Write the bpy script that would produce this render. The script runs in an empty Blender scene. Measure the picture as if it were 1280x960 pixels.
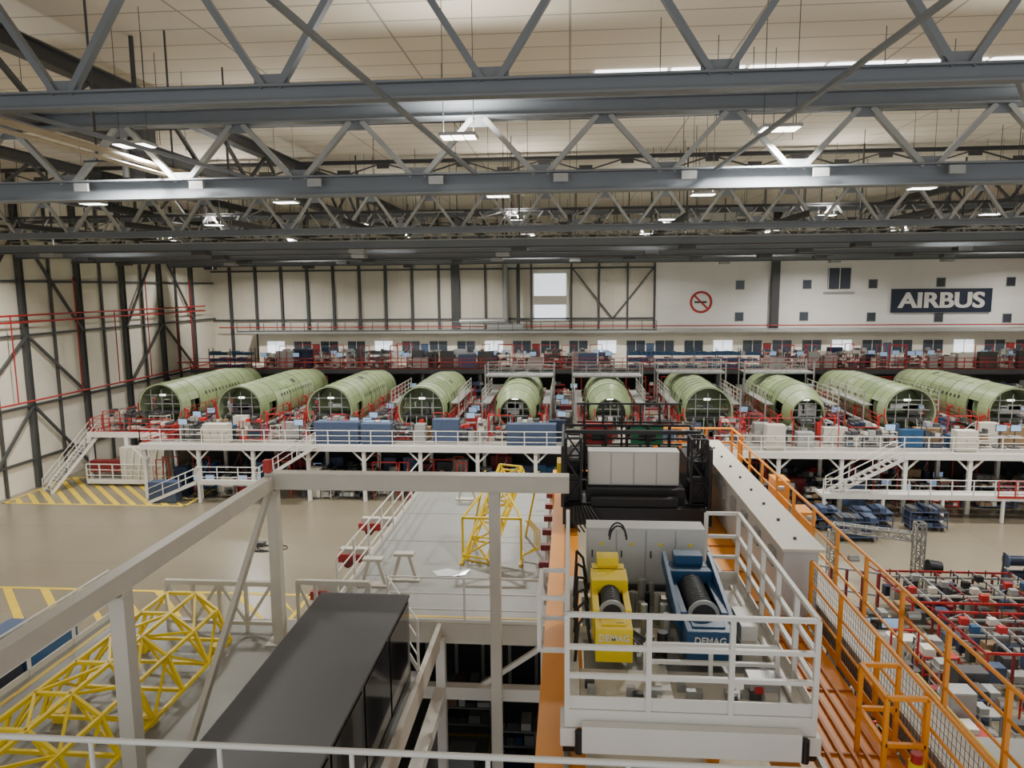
import bpy, math, random
from mathutils import Vector, Matrix
random.seed(7)
H=14.8
# ---------------------------------------------------------------- materials
def lin(c):
    return tuple(((x/255)/12.92 if x/255<=0.04045 else ((x/255+0.055)/1.055)**2.4) for x in c)+(1,)
MATS={}
def mat(name,rgb,rough=0.55,metal=0.0,var=0.12,scale=2.0,emit=0,tex=None,coat=0):
    m=bpy.data.materials.new(name); m.use_nodes=True
    nt=m.node_tree; b=nt.nodes['Principled BSDF']
    c=lin(rgb); b.inputs['Roughness'].default_value=rough; b.inputs['Metallic'].default_value=metal
    if coat: b.inputs['Coat Weight'].default_value=coat
    tc=nt.nodes.new('ShaderNodeTexCoord')
    n=nt.nodes.new('ShaderNodeTexNoise'); n.inputs['Scale'].default_value=scale; n.inputs['Detail'].default_value=5
    nt.links.new(tc.outputs['Object'],n.inputs['Vector'])
    mx=nt.nodes.new('ShaderNodeMix'); mx.data_type='RGBA'
    mx.inputs[6].default_value=tuple(v*(1-var) for v in c[:3])+(1,)
    mx.inputs[7].default_value=tuple(min(1,v*(1+var)) for v in c[:3])+(1,)
    nt.links.new(n.outputs['Fac'],mx.inputs[0])
    out=mx.outputs[2]
    if tex:
        rot,w,h,mo,dark=tex
        mp=nt.nodes.new('ShaderNodeMapping'); mp.inputs['Rotation'].default_value=rot
        nt.links.new(tc.outputs['Object'],mp.inputs['Vector'])
        br=nt.nodes.new('ShaderNodeTexBrick'); br.offset=0.0
        br.inputs['Scale'].default_value=1; br.inputs['Brick Width'].default_value=w; br.inputs['Row Height'].default_value=h
        br.inputs['Mortar Size'].default_value=mo; br.inputs['Mortar Smooth'].default_value=0.2
        br.inputs['Color1'].default_value=(1,1,1,1); br.inputs['Color2'].default_value=(0.94,0.94,0.94,1)
        br.inputs['Mortar'].default_value=(dark,dark,dark,1)
        nt.links.new(mp.outputs['Vector'],br.inputs['Vector'])
        m2=nt.nodes.new('ShaderNodeMix'); m2.data_type='RGBA'; m2.blend_type='MULTIPLY'; m2.inputs[0].default_value=1
        nt.links.new(out,m2.inputs[6]); nt.links.new(br.outputs['Color'],m2.inputs[7]); out=m2.outputs[2]
    nt.links.new(out,b.inputs['Base Color'])
    if emit:
        b.inputs['Emission Color'].default_value=c; b.inputs['Emission Strength'].default_value=emit
    MATS[name]=m
    return m
X90=(math.radians(90),0,0)
mat('floor_epoxy',(126,117,98),0.25,0,0.2,0.12,tex=((0,0,0),6,6,0.025,0.75))
mat('ceiling_panel',(222,211,192),0.8,0,0.05,0.3,tex=((0,0,0),6.0,1.5,0.045,0.5))
mat('wall_cladding',(222,215,197),0.6,0,0.05,0.4,tex=((0,math.radians(90),0),1.0,1.2,0.012,0.85))
mat('wall_back_panel',(220,212,194),0.6,0,0.05,0.4,tex=(X90,1.2,3.0,0.015,0.85))
mat('wall_white',(236,233,225),0.5,0,0.03,0.4,tex=(X90,6,3.2,0.012,0.9))
mat('steel_blue',(118,123,127),0.5,0.1,0.08,1)
mat('steel_grey',(156,157,153),0.45,0.2,0.1,1)
mat('steel_dark',(68,68,68),0.5,0.1,0.12,1)
mat('steel_column',(76,77,76),0.5,0.1,0.1,1)
mat('white_paint',(218,215,206),0.4,0,0.06,3)
mat('cream_paint',(198,192,178),0.45,0,0.08,3)
mat('deck_grey',(134,134,128),0.45,0,0.18,1.2)
mat('deck_light',(146,142,132),0.5,0,0.14,0.8)
mat('galv',(158,158,154),0.4,0.3,0.15,4)
mat('cabinet_grey',(188,188,184),0.4,0,0.05,3)
mat('red',(170,38,36),0.45,0,0.15,3)
mat('darkred',(116,34,36),0.5,0,0.15,3)
mat('yellow',(236,206,34),0.4,0,0.08,3)
mat('yellow_line',(208,178,54),0.5,0,0.2,2)
mat('orange',(232,146,28),0.4,0,0.08,2)
mat('orange_dark',(190,112,24),0.5,0,0.1,2)
mat('blue',(30,72,108),0.4,0,0.12,3)
mat('bluegrey',(64,78,104),0.45,0,0.12,3)
mat('navy',(22,34,56),0.4,0,0.05,1)
mat('black',(26,26,28),0.45,0,0.2,3)
mat('rubber',(34,34,36),0.6,0,0.2,8)
mat('darkgloss',(24,24,27),0.12,0,0.2,1.5,coat=0.3)
mat('container_top',(80,80,81),0.5,0,0.08,1.5)
mat('green',(40,130,84),0.45,0,0.12,3)
mat('primer_a',(148,163,116),0.42,0,0.22,1.1)
mat('primer_b',(132,149,104),0.42,0,0.22,1.1)
mat('primer_c',(164,177,138),0.42,0,0.16,1.1)
mat('primer_rib',(104,120,84),0.5,0,0.1,2)
mat('primer_int',(136,146,114),0.6,0,0.2,2)
mat('lampglow',(255,252,244),0.5,0,0,1,emit=9)
mat('skyglow',(250,252,255),0.5,0,0,1,emit=5)
mat('windowglow',(235,242,250),0.3,0,0.02,1,emit=1.3)
mat('screen',(150,180,215),0.3,0,0.3,3,emit=0.4)
mat('glass_dark',(60,66,74),0.12,0,0.2,1)
mat('beige_pipe',(176,160,132),0.5,0,0.1,3)
mat('wood',(140,114,82),0.6,0,0.2,3)
mat('plastic_sheet',(232,234,236),0.2,0,0.03,3)
# ---------------------------------------------------------------- mesh builder
class B:
    def __init__(s,name,origin=(0,0,0)):
        s.name=name; s.v=[]; s.f=[]; s.mi=[]; s.mats=[]; s.sm=[]; s.o=Vector(origin)
    def m(s,n):
        if n not in s.mats: s.mats.append(n)
        return s.mats.index(n)
    def add(s,vs,fs,mt,smooth=False):
        k=len(s.v); s.v+= [tuple(Vector(p)) for p in vs]; i=s.m(mt)
        for f in fs: s.f.append([k+j for j in f]); s.mi.append(i); s.sm.append(smooth)
    def box(s,x0,y0,z0,x1,y1,z1,mt):
        s.add([(x0,y0,z0),(x1,y0,z0),(x1,y1,z0),(x0,y1,z0),(x0,y0,z1),(x1,y0,z1),(x1,y1,z1),(x0,y1,z1)],
              [(0,3,2,1),(4,5,6,7),(0,1,5,4),(1,2,6,5),(2,3,7,6),(3,0,4,7)],mt)
    def frame(s,p,q):
        p=Vector(p);q=Vector(q);d=(q-p).normalized()
        up=Vector((0,0,1)) if abs(d.z)<0.95 else Vector((0,1,0))
        a=d.cross(up).normalized(); b=a.cross(d).normalized()
        return p,q,a,b
    def beam(s,p,q,w,h,mt):
        p,q,a,b=s.frame(p,q); a=a*w/2;b=b*h/2
        s.add([p-a-b,p+a-b,p+a+b,p-a+b,q-a-b,q+a-b,q+a+b,q-a+b],
              [(0,3,2,1),(4,5,6,7),(0,1,5,4),(1,2,6,5),(2,3,7,6),(3,0,4,7)],mt)
    def ibeam(s,p,q,w,h,t,mt):
        p0,q0,a,b=s.frame(p,q)
        s.beam(p0+b*(h/2-t/2),q0+b*(h/2-t/2),w,t,mt); s.beam(p0-b*(h/2-t/2),q0-b*(h/2-t/2),w,t,mt)
        s.beam(p0,q0,t,h-2*t,mt)
    def tube(s,p,q,r,mt,n=8,r2=None,cap=True):
        if r2 is None:r2=r
        p,q,a,b=s.frame(p,q); vs=[]
        for c,rr in((p,r),(q,r2)):
            for i in range(n):
                t=2*math.pi*i/n; vs.append(c+a*math.cos(t)*rr+b*math.sin(t)*rr)
        fs=[(i,(i+1)%n,n+(i+1)%n,n+i) for i in range(n)]
        s.add(vs,fs,mt,n>=8)
        if cap: 
            s.add(vs,[tuple(range(n))[::-1],tuple(range(n,2*n))],mt)
    def path(s,pts,r,mt,n=6):
        for i in range(len(pts)-1): s.tube(pts[i],pts[i+1],r,mt,n)
    def quad(s,a,b,c,d,mt): s.add([a,b,c,d],[(0,1,2,3)],mt)
    def rail(s,pts,h=1.1,mt='white_paint',r=0.025,sp=1.5,mids=2,toe=True):
        for i in range(len(pts)-1):
            p=Vector(pts[i]);q=Vector(pts[i+1]);L=(q-p).length;n=max(1,round(L/sp))
            for k in range(0 if i==0 else 1,n+1):
                c=p.lerp(q,k/n); s.beam(c,c+Vector((0,0,h)),r*2,r*2,mt)
            for j in range(mids+1):
                z=h*(mids+1-j)/(mids+1); s.tube(p+Vector((0,0,z)),q+Vector((0,0,z)),r if j==0 else r*0.8,mt,6)
            if toe: s.beam(p+Vector((0,0,.07)),q+Vector((0,0,.07)),.015,.14,mt)
    def stairs(s,p,q,w,mt='white_paint',tread='galv',rail=True):
        p=Vector(p);q=Vector(q);d=q-p;hd=Vector((d.x,d.y,0)).normalized();sd=Vector((-hd.y,hd.x,0))*w/2
        n=max(3,int(d.z/0.2))
        for sg in(-1,1):
            s.beam(p+sd*sg,q+sd*sg,.05,.22,mt)
            if rail:
                for hh in(.55,1.0): s.tube(p+sd*sg+Vector((0,0,hh)),q+sd*sg+Vector((0,0,hh)),.025,mt,6)
                for k in range(4):
                    c=p.lerp(q,k/3)+sd*sg; s.beam(c,c+Vector((0,0,1.0)),.05,.05,mt)
        for k in range(1,n+1):
            c=p.lerp(q,k/(n+.5)); s.beam(c-sd,c+sd,.24,.03,tread)
    def lattice(s,p,q,w,h,n,r,mt,br=None):
        p0,q0,a,b=s.frame(p,q); br=br or r*.7
        cs=[a*w/2+b*h/2,-a*w/2+b*h/2,-a*w/2-b*h/2,a*w/2-b*h/2]
        for c in cs: s.beam(p0+c,q0+c,r*2,r*2,mt)
        for k in range(n+1):
            c0=p0.lerp(q0,k/n)
            for j in range(4): s.beam(c0+cs[j],c0+cs[(j+1)%4],br*2,br*2,mt)
            if k<n:
                c1=p0.lerp(q0,(k+1)/n)
                for j in range(4):
                    A,C=(cs[j],cs[(j+1)%4]) if k%2 else (cs[(j+1)%4],cs[j])
                    s.beam(c0+A,c1+C,br*2,br*2,mt)
    def build(s,bevel=0,parent=None):
        me=bpy.data.meshes.new(s.name); me.from_pydata([tuple(Vector(v)-s.o) for v in s.v],[],s.f)
        for n in s.mats: me.materials.append(MATS[n])
        me.polygons.foreach_set('material_index',s.mi); me.polygons.foreach_set('use_smooth',s.sm); me.update()
        o=bpy.data.objects.new(s.name,me); o.location=s.o; bpy.context.scene.collection.objects.link(o)
        if bevel:
            md=o.modifiers.new('bevel','BEVEL'); md.width=bevel; md.segments=2; md.limit_method='ANGLE'
        if parent: o.parent=parent
        return o
def cabinet(m,x,y,z,w,d,h,c,c2='steel_dark'):
    m.box(x,y,z+.06,x+w,y+d,z+h,c); m.box(x+.04,y+.04,z,x+w-.04,y+d-.04,z+.06,c2)
    n=max(1,round(w/.6))
    for i in range(n):
        m.box(x+i*w/n+.02,y-.015,z+.1,x+(i+1)*w/n-.02,y,z+h-.04,c)
        m.box(x+(i+1)*w/n-.08,y-.035,z+h*.5,x+(i+1)*w/n-.05,y-.015,z+h*.5+.15,c2)
def cart(m,x,y,z,w,d,h,c,load='blue',pal=None):
    for a in(x,x+w-.05):
        for b in(y,y+d-.05): m.box(a,b,z,a+.05,b+.05,z+h,c)
    for k in range(3):
        zz=z+.12+(h-.2)*k/2; m.box(x+.01,y+.01,zz,x+w-.01,y+d-.01,zz+.04,c)
        xx=x+.06
        while xx<x+w-.35:
            ww=random.uniform(.2,.45); hh=random.uniform(.12,.32)
            m.box(xx,y+.08,zz+.04,min(xx+ww,x+w-.07),y+d-.08,zz+.04+hh,random.choice(pal or [load,load,'galv','steel_dark','steel_dark','cream_paint'])); xx+=ww+.06
def rack(m,x,y,z,w,d,h,c,load):
    n=max(1,round(w/2.0))
    for i in range(n+1):
        for b in(y,y+d): m.beam((x+i*w/n,b,z),(x+i*w/n,b,z+h),.07,.07,c)
    k=max(2,int(h/.55))
    for j in range(k):
        zz=z+.1+j*(h-.15)/k; m.box(x,y,zz,x+w,y+d,zz+.05,c)
        xx=x+.08
        while xx<x+w-.5:
            ww=random.uniform(.35,.5)
            m.box(xx,y-.03,zz+.05,xx+ww,y+d-.1,zz+.05+random.uniform(.2,.36),load if random.random()<.85 else 'galv'); xx+=ww+.05
def clutter(m,x0,x1,y0,y1,z,hmax,n,pal):
    rows=max(1,min(int((y1-y0)/.85),math.ceil(n*1.45/(x1-x0))))
    for rw in range(rows):
        y=y0+(y1-y0)*rw/rows; x=x0+random.uniform(0,.5)
        while x<x1-.7:
            w=min(random.uniform(.6,1.9),x1-x);d=random.uniform(.5,.75);h=random.uniform(.8,hmax);c=random.choice(pal); t=random.random()
            if t<.30: cabinet(m,x,y,z,w,d,h,c)
            elif t<.66: cart(m,x,y,z,w,d,min(h,1.5),random.choice(['galv','red','cream_paint','bluegrey','steel_dark']),c)
            elif t<.73:
                m.tube((x+.3,y+.3,z),(x+.3,y+.3,z+h*.8),.28,c,12); m.tube((x+.3,y+.3,z+h*.8),(x+.3,y+.3,z+h*.8+.2),.1,'steel_dark',8); w=.6
            elif t<.86:
                m.beam((x+.35,y+.3,z),(x+.35,y+.3,z+1.2),.06,.06,'steel_dark'); m.box(x,y+.2,z+1.15,x+.7,y+.26,z+1.6,'black'); m.box(x+.03,y+.19,z+1.18,x+.67,y+.2,z+1.57,'screen'); m.box(x,y,z+.8,x+.7,y+.5,z+.85,'galv')
                m.box(x+.05,y+.05,z,x+.65,y+.55,z+.08,'steel_dark'); w=.7
            else:
                for a in(x,x+w):
                    m.beam((a,y,z),(a,y,z+hmax+.3),.06,.06,'red')
                m.beam((x,y,z+hmax+.3),(x+w,y,z+hmax+.3),.06,.06,'red'); m.beam((x,y,z+hmax*.5),(x+w,y,z+hmax*.5),.05,.05,'galv'); m.beam((x,y,z+.2),(x+w,y,z+hmax),.04,.04,'galv')
            x+=w+random.uniform(.08,.6)
# ================================================================ SHELL
XL,XR,YB,YN,ZR=-40.7,58.0,80.0,-6.0,23.3
m=B('floor'); m.box(XL,YN,-.3,XR,YB,0,'floor_epoxy'); m.build()
m=B('ceiling'); m.box(XL,YN,ZR,XR,YB,ZR+.3,'ceiling_panel'); m.build()
m=B('wall_left'); m.box(XL-.3,YN,0,XL,YB,ZR,'wall_cladding'); m.build()
m=B('wall_right'); m.box(XR,YN,0,XR+.3,YB,ZR,'wall_cladding'); m.build()
m=B('wall_back'); m.box(XL,YB,0,9.3,YB+.3,ZR,'wall_back_panel'); m.box(9.3,YB-.05,0,XR,YB+.3,ZR,'wall_white'); m.build()
m=B('window_1')
for y in(30.0,35.2):
    for k in range(24):
        x=-17+k*3.0
        if y<33 and x<0: continue
        m.box(x,y,ZR-.06,x+2.8,y+.6,ZR-.01,'skyglow')
    m.box(-22,y+.7,ZR-.5,XR,y+.95,ZR-.01,'steel_dark')
m.build()
m=B('wall_framing_left'); x=XL+.2
ys=[1,7.2,13.4,19.6,25.8,32,38.2,44.5,50.7,57,63,69,75]
for i,y in enumerate(ys):
    m.ibeam((x,y,0),(x,y,ZR),.34,.46,.03,'steel_column')
    if y<75:
        y2=ys[i+1]; m.beam((x-.05,(y+y2)/2,0),(x-.05,(y+y2)/2,ZR),.18,.18,'steel_column')
for z in(2.2,6.3,11.6,15.6,19.5): m.beam((x-.05,0,z),(x-.05,YB,z),.12,.18,'steel_column')
for (ya,yb) in((44.5,57),(63,75)):
    ym=(ya+yb)/2
    for z0,z1 in((0,6.3),(6.3,11.6),(11.6,19.5)):
        m.beam((x+.1,ya,z0),(x+.1,ym,z1),.18,.18,'steel_column'); m.beam((x+.1,yb,z0),(x+.1,ym,z1),.18,.18,'steel_column')
m.build()
m=B('sprinkler_pipe')
x=XL+.55
for z in(13.1,12.6,6.7): m.tube((x,10,z),(x,77,z),.07,'red',8)
for y in(49,56,61,66,71,74): m.tube((x,y,6.7),(x,y,13.1 if y%2 else 16),.05,'red',6)
for y in range(12,78,3): m.tube((x,y,13.1),(x-.15,y,13.1),.03,'red',6)
for z,xe in((10.6,XR-1),(7.6,XR-1)): m.tube((XL+1,YB-.9 if z>10 else 69.9,z),(xe,YB-.9 if z>10 else 69.9,z),.06,'red',8)
m.build()
m=B('wall_framing_back'); y=YB-.15
for k in range(9):
    xx=-38.5+k*3.0; m.ibeam((xx,y,0),(xx,y,ZR),.28,.32,.03,'steel_column')
m.box(-12.6-.45,y-.5,0,-12.6+.45,y+.1,ZR,'steel_dark')
m.box(21.5,YB-.7,0,22.3,YB-.1,ZR,'steel_dark')
for xx in(-9.3,-6.9,-4.2,.2,3.2,6.3,9.2): m.beam((xx,y,8),(xx,y,ZR),.22,.2,'steel_column')
for z in(11.4,16.9): m.beam((XL,y,z),(9.3,y,z),.16,.18,'steel_column')
m.beam((.2,y-.1,17),(4.7,y-.1,11.4),.14,.14,'steel_column'); m.beam((9.2,y-.1,17),(4.7,y-.1,11.4),.14,.14,'steel_column')
m.build()
m=B('window_2'); m.box(-3.9,YB-.12,11.2,-.4,YB-.02,16.4,'windowglow')
for z in(11.2,13.0,13.25,16.4): m.box(-4,YB-.2,z-.07,-.3,YB-.1,z+.07,'white_paint')
m.box(-4,YB-.22,13.0,-.3,YB-.1,13.9,'cream_paint')
m.build()
m=B('window_3')
for (xx,zz) in((18.3,14.9),(25.3,14.9),(32.1,14.9),(39.0,15.0),(46,15),(18.3,11.5),(25.1,11.5),(32.1,11.4),(39,11.3),(45.9,11.2),(52,11.2)):
    m.box(xx-.42,YB-.1,zz-.44,xx+.42,YB-.06,zz+.44,'glass_dark')
    m.box(xx-.48,YB-.09,zz-.5,xx+.48,YB-.055,zz+.5,'steel_grey')
m.build()
m=B('ventilation_grille'); m.box(27.4,YB-.2,14.4,29.8,YB-.05,16.6,'steel_dark')
for k in range(9): m.box(27.5,YB-.26,14.5+k*.24,29.7,YB-.2,14.58+k*.24,'bluegrey')
for k in range(3): m.box(27.4+k*1.16,YB-.28,14.4,27.48+k*1.16,YB-.2,16.6,'white_paint')
m.box(27,YB-.2,13.9,30.2,YB-.05,14.1,'galv'); m.build()
sg=bpy.data.objects.new('wall_sign',None); bpy.context.scene.collection.objects.link(sg)
m=B('sign_board'); m.box(34.0,YB-.35,11.85,44.1,YB-.1,14.35,'navy'); m.build(parent=sg)
def text(s,loc,size,rot,mt,parent,name='lettering',off=0.0,ext=.01,sx=1):
    c=bpy.data.curves.new(name,'FONT'); c.body=s; c.size=size; c.align_x='CENTER'; c.align_y='CENTER'; c.offset=off; c.extrude=ext
    c.materials.append(MATS[mt]); o=bpy.data.objects.new(name,c); o.location=loc; o.rotation_euler=rot; o.scale=(sx,1,1)
    bpy.context.scene.collection.objects.link(o); o.parent=parent
    return o
for dx,dy in((-.05,0),(.05,.004)): text('AIRBUS',(39.05+dx,YB-.38+dy,13.06),2.25,(math.radians(90),0,0),'white_paint',sg,off=.045,ext=.02,sx=1.18)
m=B('no_smoking_sign')
cx,cz,y=14.2,13.1,YB-.12
def ring(m,cx,y,cz,r0,r1,mt,n=40):
    vs=[];fs=[]
    for i in range(n):
        t=2*math.pi*i/n
        vs+=[(cx+r0*math.cos(t),y,cz+r0*math.sin(t)),(cx+r1*math.cos(t),y,cz+r1*math.sin(t))]
    for i in range(n):
        j=(i+1)%n; fs.append((2*i,2*i+1,2*j+1,2*j))
    m.add(vs,fs,mt)
ring(m,cx,y,cz,.95,1.2,'red')
m.beam((cx-.75,y-.01,cz+.75),(cx+.75,y-.01,cz-.75),.02,.2,'red'); m.box(cx-.7,y-.0,cz-.1,cx+.6,y+.01,cz+.1,'black')
m.build()
# ================================================================ ROOF STEEL
def truss(name,Y,zb,zt,node0,pitch,chord,dw,cm,dm,x0=XL+.5,x1=XR-.5):
    m=B(name)
    m.ibeam((x0,Y,zb),(x1,Y,zb),chord*.9,chord,.05,cm); m.ibeam((x0,Y,zt),(x1,Y,zt),chord*.8,chord*.8,.05,cm)
    k=math.ceil((x0-node0)/pitch)
    while node0+k*pitch<x1:
        xb=node0+k*pitch
        for s in(-1,1):
            xt=xb+s*pitch/2
            if x0<xt<x1: 
                m.beam((xb+s*.18,Y,zb+chord*.4),(xt-s*.18,Y,zt-chord*.4),dw,dw*.7,dm)
        m.box(xb-.42,Y-.02,zb+chord*.3,xb+.42,Y+.02,zb+chord*.3+.34,cm)
        m.box(xb+pitch/2-.4,Y-.02,zt-chord*.3-.32,xb+pitch/2+.4,Y+.02,zt-chord*.3,cm)
        k+=1
    return m
m=truss('roof_truss',17,19.3,23.0,-1.8,5.1,.40,.22,'steel_blue','steel_blue'); m.build()
m=truss('roof_truss',23,18.05,20.25,-.9,3.85,.62,.22,'steel_blue','steel_grey')
k=-39
while k<56: m.box(k,22.6,18.0,k+.45,22.7,18.25,'galv'); k+=3.85
m.build()
for Y in(40,52,64,75):
    m=truss('roof_truss',Y,18.0,20.0,-.9+Y*.03,3.2,.36,.2,'steel_blue','steel_grey'); m.build()
for Y in(46.5,58):
    m=truss('roof_truss',Y,18.5,19.7,-.4,2.2,.22,.13,'steel_dark','steel_grey'); m.build()
m=truss('roof_truss',47,22.0,22.9,1,5.2,.3,.12,'steel_dark','steel_dark'); m.build()
for Y,z in((44.5,17.5),(50,17.45),(56,17.35),(62,17.45),(70,17.35)):
    m=B('crane_girder'); m.box(XL+.8,Y-.3,z-.2,XR-1,Y+.3,z+.22,'steel_blue'); m.box(XL+.8,Y-.45,z+.22,XR-1,Y+.45,z+.28,'steel_grey'); m.box(XL+.8,Y-.45,z-.26,XR-1,Y+.45,z-.2,'steel_dark')
    m.tube((XL+.8,Y-.6,z+.9),(XR-1,Y-.6,z+.9),.04,'steel_grey',6)
    for k in range(9):
        x=-36+k*10+Y%7; m.box(x,Y-.7,z-.5,x+.9,Y+.2,z-.26,random.choice(['steel_dark','steel_grey'])); m.beam((x+.45,Y,z+.3),(x+.45,Y,22.9),.08,.08,'steel_dark')
    m.build()
m=B('longitudinal_roof_beam')
for x in(-17,-31,30,44):
    m.ibeam((x,2,22.4),(x,79,22.4),.5,.6,.05,'steel_dark'); m.ibeam((x,2,20.4),(x,79,20.4),.45,.5,.05,'steel_dark')
    for k in range(15):
        y=3+k*5; m.beam((x,y,20.5),(x,y+2.5,22.2),.15,.15,'steel_dark'); m.beam((x,y+5,20.5),(x,y+2.5,22.2),.15,.15,'steel_dark')
m.build()
m=B('bracing_rod')
for p,q in(((-4.8,11.0,19.4),(-2.9,22.8,18.3)),((6.3,11.5,19.5),(4.4,22.8,18.3)),((-10,23.2,18.3),(-14,17,19.3)),((14,23,18.3),(9.6,17.2,19.4))): m.beam(p,q,.1,.1,'steel_blue')
m.build()
m=B('ceiling_pipe')
for x,z,r in((-13.3,18.8,.09),(-13.0,18.5,.06),(-13.7,18.95,.05)): m.tube((x,8,z),(x,28,z),r,'beige_pipe',10)
for y in(12,16,20,24,28): m.beam((-13.7,y,18.45),(-13.0,y,18.45),.05,.05,'steel_dark'); m.beam((-13.3,y,18.45),(-13.3,y,ZR-.02),.05,.05,'steel_dark')
m.build()
m=B('chain_hoist'); m.box(-15.1,24.0,18.3,-14.3,24.8,20.9,'steel_dark'); m.box(-15.3,23.8,18.1,-14.1,25.0,18.5,'steel_dark'); m.tube((-14.9,23.9,18.6),(-14.9,23.9,20.6),.12,'steel_grey')
m.tube((-14.7,24.4,20.9),(-14.7,24.4,ZR-.02),.08,'steel_dark'); m.build()
m=B('roof_steel_clutter')
for i in range(150):
    x=random.uniform(XL+2,50); y=random.uniform(38,76); z=random.uniform(17.9,19.6)
    m.beam((x,y,z),(x+random.choice([1.5,2,3]),y+random.choice([0,0,2]),z+random.choice([0,0,.8])),.07,.07,random.choice(['steel_dark','steel_grey','steel_grey','steel_blue']))
    m.tube((x,y,z),(x,y,ZR-.02),.02,'steel_dark',4)
for x in range(-36,56,6):
    m.ibeam((x,38,18.4),(x,79,18.4),.22,.3,.03,'steel_dark')
for i in range(20):
    x=random.uniform(-22,22); y=random.uniform(24,36); m.tube((x,y,random.uniform(20,21)),(x,y,ZR-.02),.014,'steel_dark',4)
m.build()
lx=[-33,-23,-13.4,-3.3,6,15.5,25,35,46]
for j,Y in enumerate((22,34,46,58,70)):
    for i,x in enumerate(lx):
        z=19.25 if j==0 else 18.9+.1*(i%2)
        m=B('high_bay_lamp',(x,Y,z)); m.box(x-.55,Y-.35,z,x+.55,Y+.35,z+.09,'steel_grey')
        for k in range(3): m.box(x-.5+k*.35,Y-.31,z-.02,x-.2+k*.35,Y+.31,z,'lampglow')
        for a in(-.45,.45): m.tube((x+a,Y,z+.09),(x+a,Y,ZR-.02),.012,'steel_dark',4)
        o=m.build()
        if (i+j)%2==0:
            L=bpy.data.lights.new('lamp_light','AREA'); L.shape='RECTANGLE'; L.size=1.0; L.size_y=.6; L.energy=1500 if j==0 else 2250; L.color=(1,.98,.94); L.spread=math.radians(150)
            lo=bpy.data.objects.new('lamp_light',L); lo.location=(0,0,-.06); bpy.context.scene.collection.objects.link(lo); lo.parent=o
        elif j in(0,1,2,3):
            L=bpy.data.lights.new('ceiling_fill_light','AREA'); L.shape='RECTANGLE'; L.size=1.0; L.size_y=.6; L.energy=330; L.color=(1,.98,.94)  # made-up upward fill inside the fixture, added to brighten the ceiling
            lo=bpy.data.objects.new('ceiling_fill_light',L); lo.location=(0,0,.13); lo.rotation_euler=(math.pi,0,0); bpy.context.scene.collection.objects.link(lo); lo.parent=o
# ================================================================ BACK MEZZANINE
m=B('mezzanine')
m.box(XL+2,70.5,6.5,XR-1,79,6.8,'cream_paint'); m.box(XL+2,70.4,6.4,XR-1,70.5,6.85,'steel_dark')
for k in range(17): m.box(-38+k*5.8,70.6,0,-37.7+k*5.8,70.9,6.5,'steel_column')
m.box(-34,76.5,6.8,XR-1,79.3,10.1,'wall_back_panel'); m.box(-36,75.6,10.1,XR-1,79.3,10.3,'galv')
for k in range(30):
    x=-33+k*3.0
    m.box(x,76.44,7.9,x+1.9,76.5,9.2,'glass_dark' if k%4 else 'windowglow')
    m.box(x-.05,76.42,7.85,x+1.95,76.46,7.9,'steel_grey'); m.box(x+.92,76.42,7.9,x+.98,76.44,9.2,'cream_paint')
    if k%4==1: m.box(x+2.05,76.42,6.8,x+2.85,76.5,8.9,'darkred' if k%8==1 else 'bluegrey')
m.rail([(XL+2,70.6,6.8),(XR-1,70.6,6.8)],1.1,'red',.03,2.0,2)
m.rail([(-36,75.7,10.3),(9,75.7,10.3)],1.0,'steel_column',.03,1.5,2)
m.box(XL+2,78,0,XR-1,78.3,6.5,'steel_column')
m.build()
m=B('tool_cabinet')
mp=['cream_paint','galv','bluegrey','galv','steel_dark','steel_dark','steel_grey','navy']
clutter(m,-32,5,71.5,75,6.8,2.0,80,mp)
clutter(m,19.2,52,71.5,75,6.8,1.9,70,mp)
clutter(m,-36,50,69.2,70,3.98,2.0,55,mp)
m.build()
m=B('storage_rack'); rack(m,5.7,71.2,6.8,13,.9,2.0,'bluegrey','blue'); rack(m,-37,71.2,6.8,4.5,.9,2.1,'steel_dark','blue'); m.build()
m=B('ventilation_duct'); m.tube((-7,79.0,10.3),(-7,79.0,18),.3,'steel_grey',14); m.tube((-5.6,79.1,10.3),(-5.6,79.1,18),.2,'steel_dark',12)
m.box(-9,78.4,10.32,-5,79.2,10.9,'galv'); m.tube((-7,78.5,11.2),(-12,78.5,11.2),.3,'galv',12); m.build()
# ================================================================ MAIN ASSEMBLY PLATFORM
m=B('assembly_platform')
PX0,PX1=-30.5,50
m.box(PX0,48,3.75,0.0,72,3.98,'deck_light'); m.box(9.5,47.2,3.75,PX1,72,3.98,'deck_light'); m.box(0,50,3.75,9.5,72,3.98,'deck_light')
m.box(-37,52,3.75,PX0,72,3.98,'deck_light')
m.box(PX0,47.9,3.62,0,48,4.05,'white_paint'); m.box(9.5,47.1,3.62,PX1,47.2,4.05,'white_paint'); m.box(-37.2,51.9,3.62,PX0,52,4.05,'white_paint')
x=PX0+.2
while x<PX1:
    if not(0<x<9.5):
        yy=48.1 if x<0 else 47.3
        m.box(x-.12,yy,0,x+.12,yy+.24,3.75,'white_paint'); m.box(x-.12,yy+4,0,x+.12,yy+4.24,3.75,'white_paint')
        m.beam((x,yy+.1,2.8),(x+.9,yy+.1,3.7),.1,.1,'white_paint'); m.beam((x,yy+.1,2.8),(x-.9,yy+.1,3.7),.1,.1,'white_paint')
    x+=4.0
m.rail([(PX0,48.05,3.98),(0,48.05,3.98)],1.1,'white_paint',.03,1.5,2)
m.rail([(9.5,47.25,3.98),(PX1,47.25,3.98)],1.1,'white_paint',.03,1.5,2)
m.rail([(-37,70,3.98),(-37,52.05,3.98),(PX0,52.05,3.98),(PX0,48.05,3.98)],1.1,'red',.03,1.5,2)
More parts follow.
